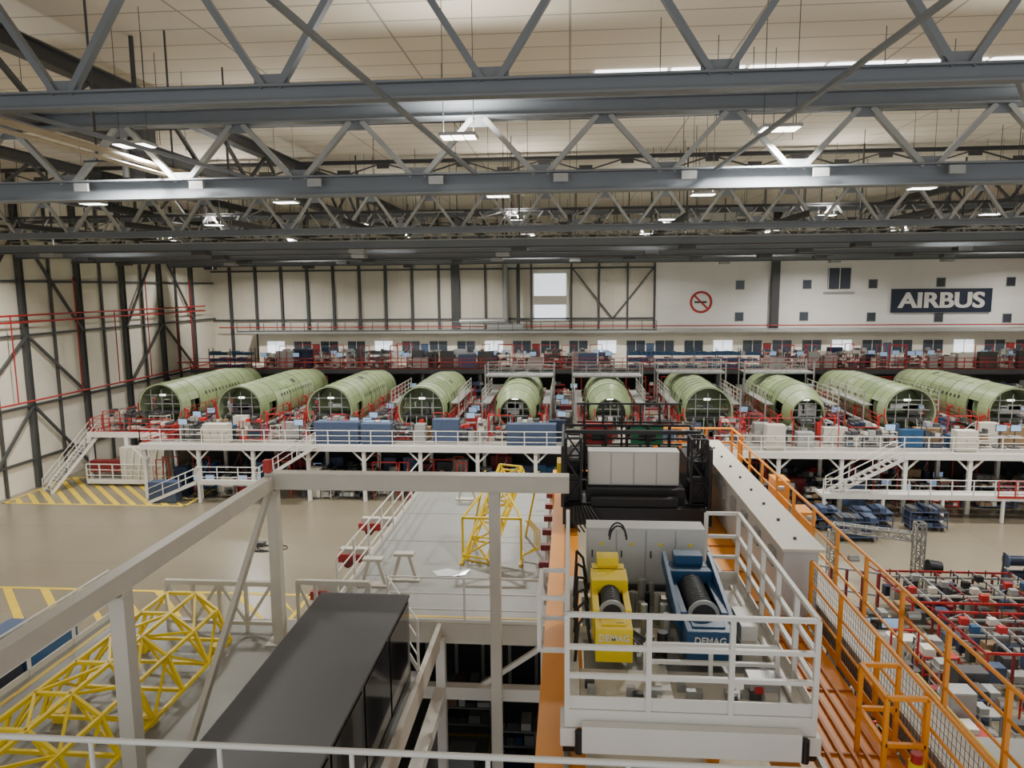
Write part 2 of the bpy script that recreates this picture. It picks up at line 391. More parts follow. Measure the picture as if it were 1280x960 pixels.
m.box(PX0,56,0,PX1,56.2,3.75,'steel_dark')
for (a,b,z,y0,y1) in((-26,-21.5,1.5,47.2,48.0),(16,38,1.6,45.6,47.2),(40,49,1.6,45.6,47.2)):
    m.box(a,y0,z-.18,b,y1,z,'white_paint'); m.rail([(a,y0,z),(b,y0,z)],1.1,'white_paint',.03,1.3,2)
    xx=a+.1
    while xx<b: m.box(xx-.08,y0,0,xx+.08,y0+.16,z-.18,'white_paint'); xx+=3.6
m.rail([(26.5,45.55,1.6),(30.5,45.55,1.6)],1.1,'red',.03,1.0,3)
m.stairs((16.5,46.2,1.6),(20.8,46.2,3.98),1.0,'white_paint'); m.stairs((35,44.8,0),(38.2,44.8,1.6),1.0,'white_paint')
m.stairs((-29.6,47.4,0),(-26,47.4,1.5),.9,'white_paint'); m.stairs((-21.7,47.4,1.5),(-17.6,47.4,3.98),.9,'white_paint')
m.stairs((-38.6,49.0,0),(-36.9,52.6,3.9),1.1,'white_paint')
m.box(-34.2,51.2,.5,-30.6,52,3.0,'cream_paint'); m.box(-36.8,51.4,1.0,-34.3,52,1.9,'darkred')
for k in range(6): m.beam((-34+k*.6,51.15,.6),(-33.6+k*.6,51.15,2.9),.08,.08,'white_paint')
m.rail([(-36.9,51.1,.4),(-30.6,51.1,.4)],1.3,'white_paint',.04,1.0,2)
m.box(-36.9,51.05,.2,-30.6,52,.45,'white_paint')
for xx in(-37,-34,-30.7): m.box(xx-.15,51.8,0,xx+.15,52.1,3.75,'white_paint')
m.build()
m=B('workshop_equipment')
pal=['cream_paint','bluegrey','galv','steel_dark','steel_dark','blue','darkred','red','wood','steel_grey','navy']
clutter(m,-30,-.5,48.7,53.5,0,2.4,85,pal); clutter(m,10,49,48.6,53,0,2.4,105,pal)
clutter(m,-30,-18.5,49.3,51.2,3.98,1.7,30,pal); clutter(m,-18,0,49.4,51.2,3.98,1.7,40,pal); clutter(m,10,48,48.9,51.2,3.98,1.7,80,pal)
clutter(m,-36,-31,52.5,53.5,3.98,1.6,14,['galv','darkred','steel_dark','cream_paint'])
clutter(m,1,9,50.3,51.4,3.98,1.4,8,pal)
for k in range(11):
    x=-35.5+7*k
    clutter(m,x-.7,x+.7,52.5,67,3.98,1.3,20,pal)
m.build()
m=B('control_cabinet')
cabinet(m,-17.9,48.4,3.98,3.2,.8,1.6,'bluegrey'); cabinet(m,-14.5,48.4,3.98,2.1,.8,1.5,'bluegrey'); cabinet(m,-4.3,48.4,3.98,3.4,.8,1.55,'bluegrey')
cabinet(m,-26,48.4,3.98,1.8,.8,1.4,'cream_paint'); cabinet(m,13,47.8,3.98,1.2,.8,1.7,'cream_paint'); cabinet(m,25,47.8,3.98,1.3,.8,1.4,'cream_paint')
cabinet(m,-29.5,47.0,0,2.0,.8,1.5,'bluegrey'); m.build()
# ================================================================ FUSELAGES
def fuselage(i,x,y0,y1,nose=False):
    R=1.74; zc=5.8; random.seed(100+i)
    par=bpy.data.objects.new('aircraft_fuselage',None); par.location=(x,y0,zc); bpy.context.scene.collection.objects.link(par)
    m=B('fuselage_shell',(x,y0,zc)); n=36; L=y1-y0
    secs=22; ysec=[y0+L*k/secs for k in range(secs+1)]
    def rad(y):
        t=(y-y0)/L
        if nose and t<.22: return R*(.66+.34*math.sin(math.pi/2*t/.22)), -.2*(1-t/.22)
        if t>.7: return R*(1-.13*((t-.7)/.3)),-.22*((t-.7)/.3)
        return R,0
    vs=[]
    for y in ysec:
        r,dz=rad(y)
        for k in range(n):
            a=2*math.pi*k/n; vs.append((x+r*math.sin(a),y,zc+dz+r*1.04*math.cos(a)))
    pc={}
    door=lambda s,k: s in(2,3) and (8<=k<=12 or 24<=k<=28)
    for s in range(secs):
        for k in range(n):
            key=(s//4,k//6); 
            if key not in pc: pc[key]=random.choice(['primer_a','primer_a','primer_b','primer_c'])
            j=(k+1)%n
            if door(s,k): continue
            if s>=secs-4 and 12<=k<=23: continue
            m.add([vs[s*n+k],vs[s*n+j],vs[(s+1)*n+j],vs[(s+1)*n+k]],[(0,1,2,3)],pc[key],True)
    c=lambda p:(x+(p[0]-x)*.95,p[1],zc+(p[2]-zc)*.95)
    for s in range(5):
        for k in range(n):
            j=(k+1)%n
            if not door(s,k): m.add([c(vs[s*n+k]),c(vs[(s+1)*n+k]),c(vs[(s+1)*n+j]),c(vs[s*n+j])],[(0,1,2,3)],'primer_int',True)
    for k in range(n):
        j=(k+1)%n; m.add([vs[k],c(vs[k]),c(vs[j]),vs[j]],[(0,1,2,3)],'primer_c')
    r0=rad(y0)[0]
    m.box(x-r0*.86,y0+.1,zc-.5,x+r0*.86,y1-.1,zc-.42,'steel_dark')
    m.tube((x,y0+2.2,zc),(x,y0+2.3,zc),r0*.93,'primer_rib',24)
    for t in(-.5,0,.5): m.beam((x+t*r0,y0+.3,zc-r0*.8),(x+t*r0,y0+.3,zc+r0*.75),.05,.05,'galv')
    for t in(-.35,.1,.5): m.beam((x-r0*.85,y0+.35,zc+t*r0),(x+r0*.85,y0+.35,zc+t*r0),.05,.05,'galv')
    for k in range(6): m.box(x+random.uniform(-1,.7)*r0*.7,y0+.5,zc+random.uniform(-.4,.4),x+random.uniform(-.6,.9)*r0*.7,y0+.9,zc+random.uniform(.3,.6),random.choice(['steel_grey','steel_dark','galv'])) if k<3 else None
    for s in range(0,secs+1,2):
        r,dz=rad(ysec[s]); 
        for k in range(n):
            a=2*math.pi*k/n;b=2*math.pi*(k+1)/n
            m.beam((x+(r+.01)*math.sin(a),ysec[s],zc+dz+(r+.01)*1.04*math.cos(a)),(x+(r+.01)*math.sin(b),ysec[s],zc+dz+(r+.01)*1.04*math.cos(b)),.07 if s%4==0 else .035,.02,'primer_rib' if s%4==0 else 'primer_b')
    for kk in(-1.0,-.5,0,.5,1.0):
        m.beam((x+(R+.005)*math.sin(kk),y0+L*.24,zc+(R+.005)*1.04*math.cos(kk)),(x+(R+.005)*math.sin(kk),y0+L*.68,zc+(R+.005)*1.04*math.cos(kk)),.05,.02,'primer_b')
    for q in range(5):
        kk=random.uniform(-1.0,1.0); yy=y0+random.uniform(.3,.62)*L; rr=R+.012
        P=[(x+rr*math.sin(kk+d*.12),yy+e*.35,zc+rr*1.04*math.cos(kk+d*.12)) for d,e in((-1,-1),(1,-1),(1,1),(-1,1))]
        m.quad(*P,random.choice(['primer_c','steel_dark','primer_int','cream_paint']))
    for sgn in(-1,1):
        yy=y0+L*.26
        while yy<y0+L*.68:
            a=math.radians(72)*sgn; r=R+.012
            p=Vector((x+r*math.sin(a),yy,zc+r*1.04*math.cos(a)))
            t=Vector((math.cos(a),0,-math.sin(a)))
            m.quad(p-t*.13-Vector((0,.1,0)),p+t*.13-Vector((0,.1,0)),p+t*.13+Vector((0,.1,0)),p-t*.13+Vector((0,.1,0)),'black'); yy+=.6
    m.build(parent=par).location=(0,0,0)
    m=B('cradle_jig',(x,y0,zc))
    for k in range(n):
        a=2*math.pi*k/n;b=2*math.pi*(k+1)/n
        if math.cos(a)<.0:
            rr=r0+.04
            m.beam((x+rr*math.sin(a),y0-.05,zc+rr*math.cos(a)),(x+rr*math.sin(b),y0-.05,zc+rr*math.cos(b)),.1,.06,'red')
    for yy in(y0+.4,y0+L*.3,y0+L*.55,y0+L*.8):
        for sgn in(-1,1):
            m.beam((x+sgn*2.0,yy,3.98),(x+sgn*2.0,yy,5.5),.13,.13,'red'); m.beam((x+sgn*2.0,yy,5.45),(x+sgn*1.68,yy,5.6),.12,.12,'red')
            m.beam((x+sgn*2.0,yy,4.06),(x+sgn*.9,yy,4.2),.13,.13,'red')
    for sgn in(-1,1):
        m.box(x+sgn*2.15-.2,y0-.6,4.75,x+sgn*2.15+.2,y1,4.82,'galv'); m.rail([(x+sgn*2.32,y0-.6,4.82),(x+sgn*2.32,y1,4.82)],.95,'red',.025,1.6,2,False)
        m.beam((x+sgn*1.7,y0-.2,3.98),(x+sgn*1.7,y0-.2,4.8),.12,.12,'galv')
    m.box(x-1.9,y0-.9,3.98,x+1.9,y0-.3,4.15,'darkred')
    for k in range(6):
        a=random.uniform(-1.6,1.3); m.box(x+a,y0-.8,4.15,x+a+.35,y0-.4,4.15+random.uniform(.3,1.1),random.choice(['steel_dark','galv','red','bluegrey']))
    for a in(-1.3,-.4,.5,1.3): m.beam((x+a,y0-.35,4.15),(x+a*.8,y0-.1,5.4),.05,.05,'galv')
    m.tube((x-.25,y0+.5,zc+.85),(x+.2,y0+.5,zc+.85),.06,'lampglow',8)
    if 3<=i<=8:
        for sgn in(-1,1):
            for yy in(y0+1.5,y0+5.0,y0+8.5): m.beam((x+sgn*2.6,yy,3.98),(x+sgn*2.6,yy,7.2),.08,.08,'galv')
            m.box(x+sgn*2.3-.3,y0+1.5,6.1,x+sgn*2.3+.3,y0+8.5,6.17,'galv')
            m.rail([(x+sgn*2.6,y0+1.5,6.15),(x+sgn*2.6,y0+8.5,6.15)],1.0,'cream_paint',.025,1.2,2,False)
    m.build(parent=par).location=(0,0,0)
    if 4<=i<=7:
        m=B('access_gantry',(x,y0,zc)); yb=y0+(5 if i<6 else 7.5)
        for yy in(yb,yb+2.0):
            m.beam((x-2.75,yy,7.75),(x+2.75,yy,7.75),.1,.1,'galv')
            for sgn in(-1,1): m.beam((x+sgn*2.75,yy,3.98),(x+sgn*2.75,yy,8.7),.1,.1,'galv')
        m.box(x-2.75,yb,7.77,x+2.75,yb+2,7.83,'galv'); m.rail([(x-2.75,yb,7.83),(x+2.75,yb,7.83)],.9,'galv',.02,1.2,2,False); m.rail([(x-2.75,yb+2,7.83),(x+2.75,yb+2,7.83)],.9,'galv',.02,1.2,2,False)
        for k in range(4): m.beam((x-2.6+k*1.3,yb,7.8),(x-1.3+k*1.3,yb,8.7),.03,.03,'galv')
        m.build(parent=par).location=(0,0,0)
ends=[69,68,67,66,66,65,66,65,67,68]
for i in range(10): fuselage(i,-32+7*i,53.4 if i==0 else 52.2,ends[i],nose=(i in(4,5,7)))
random.seed(31)
# ================================================================ FLOOR MARKINGS
m=B('floor_marking')
def hatch(x0,x1,y0,y1,sp,w,z=.012):
    c=x0
    D=y1-y0
    while c<x1+D:
        b=min(c,x1); a=max(c-D,x0)
        if b>a:
            ya=y0+(c-a); yb=y0+(c-b)
            m.quad((b,yb,z),(min(b+w,x1),yb,z),(min(a+w,x1),ya,z),(a,ya,z),'yellow_line')
        c+=sp
    for (a,b,c2,d) in((x0,y0,x1,y0+.2),(x0,y1-.2,x1,y1),(x0,y0,x0+.2,y1),(x1-.2,y0,x1,y1)): m.box(a,b,.001,c2,d,z+.004,'yellow_line')
hatch(-40,-26.5,46.3,53.5,1.2,.5); hatch(-34,-12.5,20,32.7,2.0,.5); hatch(9.5,14,20,40,2.2,.4)
m.build()
# ================================================================ ACCESS DECK (z=7.4)
Z=7.4
m=B('access_deck')
m.box(-5.5,15,Z-.25,-.35,25.5,Z,'deck_grey'); m.box(-10.5,4.8,Z-.25,-4.0,15,Z,'deck_grey'); m.box(-4.0,4.8,Z-.25,-2.9,13.0,Z,'deck_grey')
for (a,b,c,d) in((-5.6,15,-5.5,25.6),(-.35,15,-.25,25.6),(-5.5,25.5,-.35,25.6),(-2.9,5,-2.8,14.9),(-4,14.9,-.35,15)): m.box(a,b,Z-.4,c,d,Z+.06,'cream_paint')
m.box(-5.35,5,Z,-5.25,15,Z+.006,'yellow_line'); m.box(-4.9,15.3,Z,-.6,15.4,Z+.006,'yellow_line'); m.box(-10.3,5,Z,-10.2,14.8,Z+.006,'yellow_line')
for y in(17.6,20.2,22.8): m.box(-5.4,y,Z,-.4,y+.02,Z+.004,'steel_dark')
for (x,y) in((-5.4,25.4),(-.5,25.4),(-5.4,20),(-.5,20),(-.5,15.1),(-10.3,14.8),(-10.3,9),(-7,14.8)): m.beam((x,y,0),(x,y,Z-.25),.25,.25,'white_paint')
m.rail([(-5.5,16.0,Z),(-5.5,25.5,Z)],1.1,'white_paint',.025,1.3,2)
m.rail([(-2.9,12.9,Z),(-4.0,14.95,Z),(-.6,14.95,Z)],1.1,'white_paint',.022,1.5,2)
m.rail([(-10.45,6,Z),(-10.45,14.9,Z)],1.1,'white_paint',.025,1.3,2)
m.beam((-5.4,14.7,6.0),(-.4,14.7,6.0),.22,.28,'white_paint'); m.beam((-2.8,5,6.0),(-2.8,14.7,6.0),.25,.25,'white_paint')
m.beam((-2.2,14.8,5.9),(-.5,14.8,7.1),.1,.1,'white_paint')
m.beam((-2.8,14.7,0),(-2.8,14.7,7.2),.2,.2,'white_paint')
m.box(-5.45,15.3,0,-5.4,25.3,Z-.4,'steel_dark'); m.box(-.35,15.3,0,-.3,25.3,Z-.4,'steel_dark'); m.box(-5.4,25.35,0,-.4,25.4,Z-.4,'steel_dark')  # dark screens added under the deck to block light and darken the opening
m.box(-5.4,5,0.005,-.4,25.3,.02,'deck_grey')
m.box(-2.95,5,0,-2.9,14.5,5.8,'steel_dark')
for x in(-4.2,-3.2,-2.2,-1.2): m.beam((x,25.2,0),(x,25.2,6.8),.12,.12,'cream_paint')
m.box(-5.0,24.8,2.5,-.6,25.0,2.7,'cream_paint'); m.box(-4.5,22,.02,-.8,22.15,.03,'yellow_line'); m.box(-2.6,16,.02,-2.5,22,.03,'yellow_line')
m.build()
m=B('plastic_sheet')
pts=[(-3.6,17.95),(-3.2,18.1),(-2.95,18.02),(-2.6,18.1),(-2.7,17.75),(-3.0,17.6),(-3.4,17.65)]
m.add([(a,b,Z+.012+.02*(i%2)) for i,(a,b) in enumerate(pts)],[tuple(range(7))[::-1]],'plastic_sheet'); m.build()
m=B('portal_frame')
m.ibeam((-6.2,14,10.93),(0.0,14,10.93),.3,.34,.04,'cream_paint'); m.box(-6.2,13.86,10.78,0,13.9,11.08,'cream_paint')
m.beam((-6.1,4.6,10.9),(-6.1,14.1,10.9),.2,.28,'cream_paint')
for (x,y) in((-6.1,14),(-6.1,8.9),(-6.1,5.2)): m.beam((x,y,Z),(x,y,10.77),.22,.22,'cream_paint'); m.box(x-.25,y-.25,Z,x+.25,y+.25,Z+.03,'cream_paint')
m.beam((-1.5,14,0),(-1.5,14,10.78),.22,.22,'cream_paint'); m.beam((-6.1,10.3,Z+.1),(-6.1,13.8,10.7),.1,.14,'cream_paint')
for y in(8.9,14): m.box(-6.23,y-.2,10.7,-5.97,y+.0,10.74,'cream_paint')
m.box(-6.2,13.8,11.12,-6.05,13.95,11.38,'red')
m.build(bevel=.008)
m=B('equipment_container')
m.box(-4.66,5.0,Z+.02,-3.0,12.65,9.07,'darkgloss'); m.box(-4.68,4.98,9.07,-2.98,12.67,9.12,'container_top')
for k in range(5): m.box(-2.995,5.2+k*1.5,Z+.15,-2.985,6.6+k*1.5,9.0,'darkgloss')
m.build(bevel=.01)
m=B('yellow_lattice_jig')
def jig(x0,x1,y0,y1,z0,z1,n,mt='yellow',r=.04):
    for k in range(n+1):
        y=y0+(y1-y0)*k/n; xm=(x0+x1)/2
        P=[(x0,y,z0),(x0+.25,y,z1-.35),(xm-.3,y,z1),(xm+.3,y,z1),(x1-.25,y,z1-.35),(x1,y,z0)]
        for a,b in zip(P,P[1:]): m.beam(a,b,r*2,r*2,mt)
        m.beam(P[0],P[5],r*2,r*2,mt); m.beam(P[0],P[2],r*1.4,r*1.4,mt); m.beam(P[5],P[3],r*1.4,r*1.4,mt)
        if k<n:
            y2=y0+(y1-y0)*(k+1)/n
            Q=[(p[0],y2,p[2]) for p in P]
            for i in range(6): m.beam(P[i],Q[i],r*2,r*2,mt)
            for i in range(5):
                a,b=(P[i],Q[i+1]) if k%2 else (P[i+1],Q[i]); m.beam(a,b,r*1.5,r*1.5,mt)
jig(-9.0,-7.0,5.2,13.6,7.6,8.6,9,r=.03)
for y in(6,8.5,11,13.4):
    for x in(-8.8,-7.2): m.box(x-.1,y-.1,Z,x+.1,y+.1,7.6,'yellow')
m.box(-7.4,7.9,7.9,-6.95,8.25,8.1,'deck_light')
m.build()
m=B('steel_trestle')
for (x0,x1,y) in((-8.8,-6.4,14.4),(-5.9,-4.3,14.55)):
    m.beam((x0,y,8.5),(x1,y,8.5),.1,.1,'cream_paint'); m.beam((x0,y,7.6),(x1,y,7.6),.08,.08,'cream_paint')
    n=4
    for k in range(n+1):
        x=x0+(x1-x0)*k/n; m.beam((x,y,7.4),(x,y,8.5),.07,.07,'cream_paint')
        if k<n: m.beam((x,y,7.6 if k%2 else 8.5),(x+(x1-x0)/n,y,8.5 if k%2 else 7.6),.06,.06,'cream_paint')
for (x,y) in((-4.5,17.4),(-3.9,24.5),(-5.2,17.0)):
    m.beam((x,y,Z),(x+.2,y,8.1),.08,.08,'cream_paint'); m.beam((x+.6,y,Z),(x+.4,y,8.1),.08,.08,'cream_paint'); m.box(x+.05,y-.12,8.05,x+.55,y+.12,8.12,'cream_paint'); m.box(x-.1,y-.15,Z,x+.7,y+.15,Z+.04,'cream_paint')
m.build()
m=B('yellow_maintenance_frame')
m.lattice((-2.5,18.6,7.5),(-1.7,20.8,9.5),.7,.25,5,.03,'yellow'); 
for x in(-2.9,-1.3): m.beam((x,18.8,Z),(x,18.8,8.6),.06,.06,'yellow'); m.beam((x,18.8,8.6),(-2.1,20.6,9.4),.05,.05,'yellow')
m.beam((-2.9,18.8,8.6),(-1.3,18.8,8.6),.06,.06,'yellow')
for x in(-2.9,-1.3): m.beam((x,18.4,Z+.03),(x,19.4,Z+.03),.08,.06,'yellow')
for x in(-2.9,-1.3): m.beam((x,20.8,Z),(x+.4,20.8,9.4),.06,.06,'yellow')
for k in range(4): m.path([(-1.2+.05*k,19,8.5),(-.95+.05*k,19,8.2),(-.95+.05*k,19,7.7),(-1.3,18.9,7.5)],.015,'yellow')
m.build()
m=B('red_support_arm')
for k,(y,z) in enumerate(((24.5,6.5),(22,6.3),(19.6,6.1),(17.6,5.9))):
    m.box(-7.4,y-.12,z,-5.6,y+.12,z+.18,'cream_paint'); m.box(-7.5,y-.2,z-.25,-6.7,y+.2,z,'red'); m.tube((-7.1,y-.3,z-.25),(-7.1,y+.3,z-.25),.15,'darkred',10)
    m.beam((-5.65,y,z-.6),(-6.6,y,z),.1,.1,'cream_paint')
for k in range(7):
    y=17.2+k*1.2; m.box(-.75,y-.1,7.9,-.5,y+.1,8.05,'darkred'); m.beam((-.6,y,Z),(-.6,y,8.0),.07,.07,'cream_paint')
m.build()
m=B('machine_base'); m.box(-21.5,22.5,0,-19,25,2.2,'blue'); m.box(-21.3,22.4,.3,-20.4,22.5,1.9,'navy'); m.box(-20.2,22.4,.3,-19.2,22.5,1.9,'navy'); m.box(-21.2,23,2.2,-19.6,24.4,2.5,'bluegrey')
m.box(-18.9,22.8,0,-17.6,24.2,1.0,'darkred'); m.tube((-18.3,23.4,1),(-18.3,23.4,1.8),.3,'galv',14); m.rail([(-22.5,21.5,0),(-17,21.5,0)],1.1,'white_paint',.03,1.3,2)
cart(m,-20.5,19.5,0,2.6,1.0,1.6,'darkred','steel_dark'); cart(m,-17.2,20.4,0,2.0,1.0,1.4,'steel_grey','darkred'); m.build()
m=B('floor_equipment_cart'); cart(m,-2.4,20.6,.02,1.4,.8,1.2,'galv','blue'); cart(m,-4.2,22.4,.02,1.6,.8,1.4,'steel_grey','wood'); m.box(-2.0,18.2,.02,-.9,19.6,.9,'blue'); m.box(-3.6,19.5,.02,-2.8,20.3,1.0,'galv'); m.build()
m=B('floor_cable')
for k in range(3):
    m.path([(-17.6+.25*k+.9*math.cos(t*.7+k),38.6+.5*math.sin(t*.7+k)+.1*k,.03) for t in range(9)],.03,'black',5)
m.box(-18.2,38.9,0,-17.7,39.3,.25,'steel_dark'); m.build()
# ================================================================ CRANE BRIDGE
m=B('crane_bridge')
m.box(-.35,4.9,8.3,.15,21,9.2,'orange'); m.box(-.4,4.9,9.2,.2,21,9.24,'orange')
m.box(2.75,4.9,8.3,3.4,21,9.2,'orange'); m.box(2.7,4.9,9.2,3.9,21,9.24,'orange')
m.box(-.06,4.9,9.24,.0,21,9.32,'steel_grey'); m.box(2.9,4.9,9.24,2.96,21,9.32,'steel_grey')
for k in range(5): m.box(3.05+k*.15,4.95,9.24,3.09+k*.15,11.6,9.29,'orange_dark')
for k in range(8): m.box(2.98,5.4+k*1.4,9.24,3.9,5.43+k*1.4,9.27,'orange_dark')
m.box(4.2,4.9,8.9,4.65,21.2,9.45,'cream_paint'); m.box(4.15,4.9,9.45,4.7,21.2,9.5,'cream_paint'); m.box(4.7,4.9,8.4,4.78,21,9.3,'orange')
m.box(3.4,4.9,8.4,4.15,21,8.45,'steel_dark')
m.box(3.55,11.8,9.3,4.12,20.2,10.45,'cabinet_grey'); m.box(3.5,11.7,10.45,4.2,20.3,10.5,'cream_paint')
for k in range(8): m.box(3.48,12.2+k,10.0,3.55,12.5+k,10.3,'steel_grey'); m.tube((3.85,12.2+k,10.5),(3.85,12.2+k,10.54),.03,'steel_dark',8)
m.rail([(3.95,5.2,9.24),(3.95,11.6,9.24)],1.1,'orange',.028,1.2,2)
m.rail([(4.8,5.2,9.3),(4.8,20.5,9.3)],1.15,'orange',.028,1.3,2)
y=5.2
while y<11.6: m.beam((3.98,y,9.3),(3.98,y,10.25),.006,.006,'black'); y+=.08
for z in [9.35+.1*k for k in range(9)]: m.beam((3.98,5.2,z),(3.98,11.6,z),.006,.006,'black')
for x in(3.45,3.88):
    for y in(7.6,8.3): m.beam((x,y,9.24),(x,y,10.35),.05,.05,'orange')
for z in(9.8,10.35):
    m.beam((3.45,7.6,z),(3.88,7.6,z),.05,.05,'orange'); m.beam((3.45,8.3,z),(3.88,8.3,z),.05,.05,'orange'); m.beam((3.45,7.6,z),(3.45,8.3,z),.05,.05,'orange')
m.tube((3.7,7.4,9.3),(3.7,7.4,9.75),.08,'yellow',10); m.tube((3.7,7.4,9.75),(3.7,7.4,9.85),.06,'red',10)
m.box(-.5,21,8.2,5,21.8,9.2,'orange'); m.rail([(2.6,20.8,9.24),(2.6,21.8,9.24),(4.9,21.8,9.24),(4.9,20.6,9.24)],1.3,'orange',.035,.8,2)
m.box(2.6,20.8,9.2,5,21.9,9.26,'orange'); m.box(5.0,17.5,9.0,5.35,18.1,10.1,'orange'); m.box(5.0,15.6,9.0,5.3,16.2,9.9,'orange'); m.box(4.75,15.6,9.0,5.1,18.1,9.08,'orange')
for k in range(5): m.tube((4.83,8+k*2.2,10.1),(5.0,8+k*2.2,10.1),.06,'galv',8)
m.build(bevel=.006)
m=B('crane_support_column')
for x in(0,4.5):
    m.beam((x,21.4,0),(x,21.4,8.19),.4,.4,'orange'); m.beam((x,5.1,0),(x,5.1,8.29),.4,.4,'orange')
m.build()
par=bpy.data.objects.new('crane_trolley',None); par.location=(1.35,9.7,9.9); bpy.context.scene.collection.objects.link(par)
def done(m,bev=.006):
    o=m.build(bevel=bev,parent=par); o.matrix_parent_inverse=Matrix.Translation(par.location).inverted()
x0,x1,y0,y1,zf=-.05,2.8,7.8,11.7,9.95
m=B('frame')
for (a,b,c,d) in((x0,y0,x1,y0+.18),(x0,y1-.18,x1,y1),(x0,y0+.18,x0+.18,y1-.18),(x1-.18,y0+.18,x1,y1-.18),(x0+.18,9.7,x1-.18,9.9),(1.05,y0+.18,1.25,9.7)): m.box(a,b,zf-.22,c,d,zf,'white_paint')
m.box(.15,y0-.14,zf-.45,2.6,y0-.01,zf-.12,'white_paint')
m.box(x0+.19,y0+.19,zf-.08,x1-.19,8.8,zf-.04,'cream_paint')
for x in(0,2.75):
    for y in(8.0,11.4): m.tube((x-.07,y,9.49),(x+.07,y,9.49),.17,'black',16); m.box(x-.1,y-.22,9.5,x+.1,y+.22,9.72,'white_paint')
for x in(.12,2.66): m.tube((x,y0-.05,9.72),(x,y0-.05,9.45),.05,'black',10)
done(m)
m=B('railing')
P=[(x0+.03,y1-.03),(x0+.03,y0+.03),(x1-.03,y0+.03),(x1-.03,y1-.03),(2.25,y1-.03)]
for i in range(4):
    p=Vector((*P[i],zf));q=Vector((*P[i+1],zf));n=max(1,round((q-p).length/(1.0 if i==1 else .8)))
    for k in range(0 if i==0 else 1,n+1): c=p.lerp(q,k/n); m.beam(c,c+Vector((0,0,1.15)),.06,.06,'white_paint')
    for z in(1.15,.76,.41): m.beam(p+Vector((0,0,z)),q+Vector((0,0,z)),.052,.052,'white_paint')
    m.beam(p+Vector((0,0,.08)),q+Vector((0,0,.08)),.02,.15,'white_paint')
p=Vector((.95,8.55,zf));q=Vector((2.55,8.55,zf))
for k in range(3): c=p.lerp(q,k/2); m.beam(c,c+Vector((0,0,.45)),.05,.05,'white_paint')
for z in(.22,.45): m.beam(p+Vector((0,0,z)),q+Vector((0,0,z)),.045,.045,'white_paint')
for z in(10.2,10.9): 
    m.beam((-.38,8.7,z),(-.38,9.6,z),.05,.05,'white_paint'); m.beam((-.36,8.7,z),(x0,8.7,z),.05,.05,'white_paint'); m.beam((-.36,9.6,z),(x0,9.6,z),.05,.05,'white_paint')
for y in(8.7,9.6): m.beam((-.38,y,10.22),(-.38,y,10.88),.048,.048,'white_paint')
done(m,0)
def winch(x,w,c,label,dr,ya,yb,fh,cover):
    m=B('winch_'+c); z=zf
    m.box(x,ya,z+.05,x+w,ya+.45,z+fh,c); m.box(x+.03,ya+.45,z+.0,x+w-.03,yb,z+.12,c)
    m.box(x+.08,ya+.1,z+fh,x+w-.08,ya+.36,z+fh+.02,c)
    m.box(x,yb-.25,z+.1,x+w,yb,z+.7,c)
    m.box(x-.02,ya+.43,z+.12,x+.07,yb,z+.56,c); m.box(x+w-.07,ya+.43,z+.12,x+w+.02,yb,z+.56,c)
    m.box(x-.02,yb-.25-cover,z+.5,x+w+.02,yb-.2,z+.7,c)
    m.tube((x+w/2,ya+.45,z+.5),(x+w/2,yb-.2,z+.5),dr,'rubber',28)
    yy=ya+.52
    while yy<yb-.3: m.tube((x+w/2,yy,z+.5),(x+w/2,yy+.02,z+.5),dr+.01,'steel_dark',28); yy+=.055
    m.tube((x+w/2,ya+.46,z+.5),(x+w/2,ya+.5,z+.5),dr+.05,'steel_grey',28)
    m.tube((x+w/2,yb-.05,z+.6),(x+w/2,yb+.32,z+.6),.15,c,18); m.box(x+.08,yb-.15,z+.7,x+w-.08,yb+.1,z+.84,c)
    for k in range(5): m.box(x+w/2-.16,yb+.03+k*.06,z+.44,x+w/2+.16,yb+.055+k*.06,z+.76,c)
    done(m,.012)
    t=text(label,(x+w/2,ya-.008,z+fh-.12),.13,(math.radians(90),0,0),'white_paint',par,off=.002,ext=.004,sx=.9); t.matrix_parent_inverse=Matrix.Translation(par.location).inverted()
winch(.34,.48,'yellow','DEMAG',.13,8.8,10.55,.5,.4)
winch(1.5,.58,'blue','DEMAG',.16,8.8,10.7,.5,.15)
m=B('blue_guard')
for xx in(1.42,2.1): m.beam((xx+.03,9.2,zf+.45),(xx+.03,10.8,zf+.72),.06,.2,'blue')
done(m)
m=B('control_cabinet_row')
m.box(.28,11.2,10.05,2.15,11.6,10.98,'cabinet_grey')
for k in range(4): 
    m.box(.3+k*.465,11.18,10.08,.745+k*.465,11.2,10.95,'cabinet_grey'); m.box(.36+k*.465,11.165,10.5,.38+k*.465,11.18,10.62,'black'); m.box(.5+k*.465,11.17,10.7,.55+k*.465,11.18,10.75,'yellow')
m.box(.28,11.15,9.95,2.15,11.6,10.05,'steel_dark')
done(m)
m=B('machinery')
for i in range(14):
    a=random.uniform(.15,2.4);b=random.uniform(8.05,8.35);s=random.uniform(.05,.12)
    m.box(a,b,zf-.04,a+s*1.4,b+s,zf+random.uniform(.03,.1),random.choice(['steel_grey','galv','cream_paint','steel_dark']))
for i in range(12):
    a=random.uniform(.95,1.35);b=random.uniform(9,10.8);m.tube((a,b,zf-.05),(a,b,zf+random.uniform(.15,.5)),random.uniform(.03,.07),random.choice(['steel_grey','galv','black']),10)
for k in range(6):
    y=8.9+k*.4; m.path([(.08,y,zf),(.12,y,zf+.5+.05*k),(.22,y+.1,zf+.6),(.28,y+.1,zf+.2)],.02,'black')
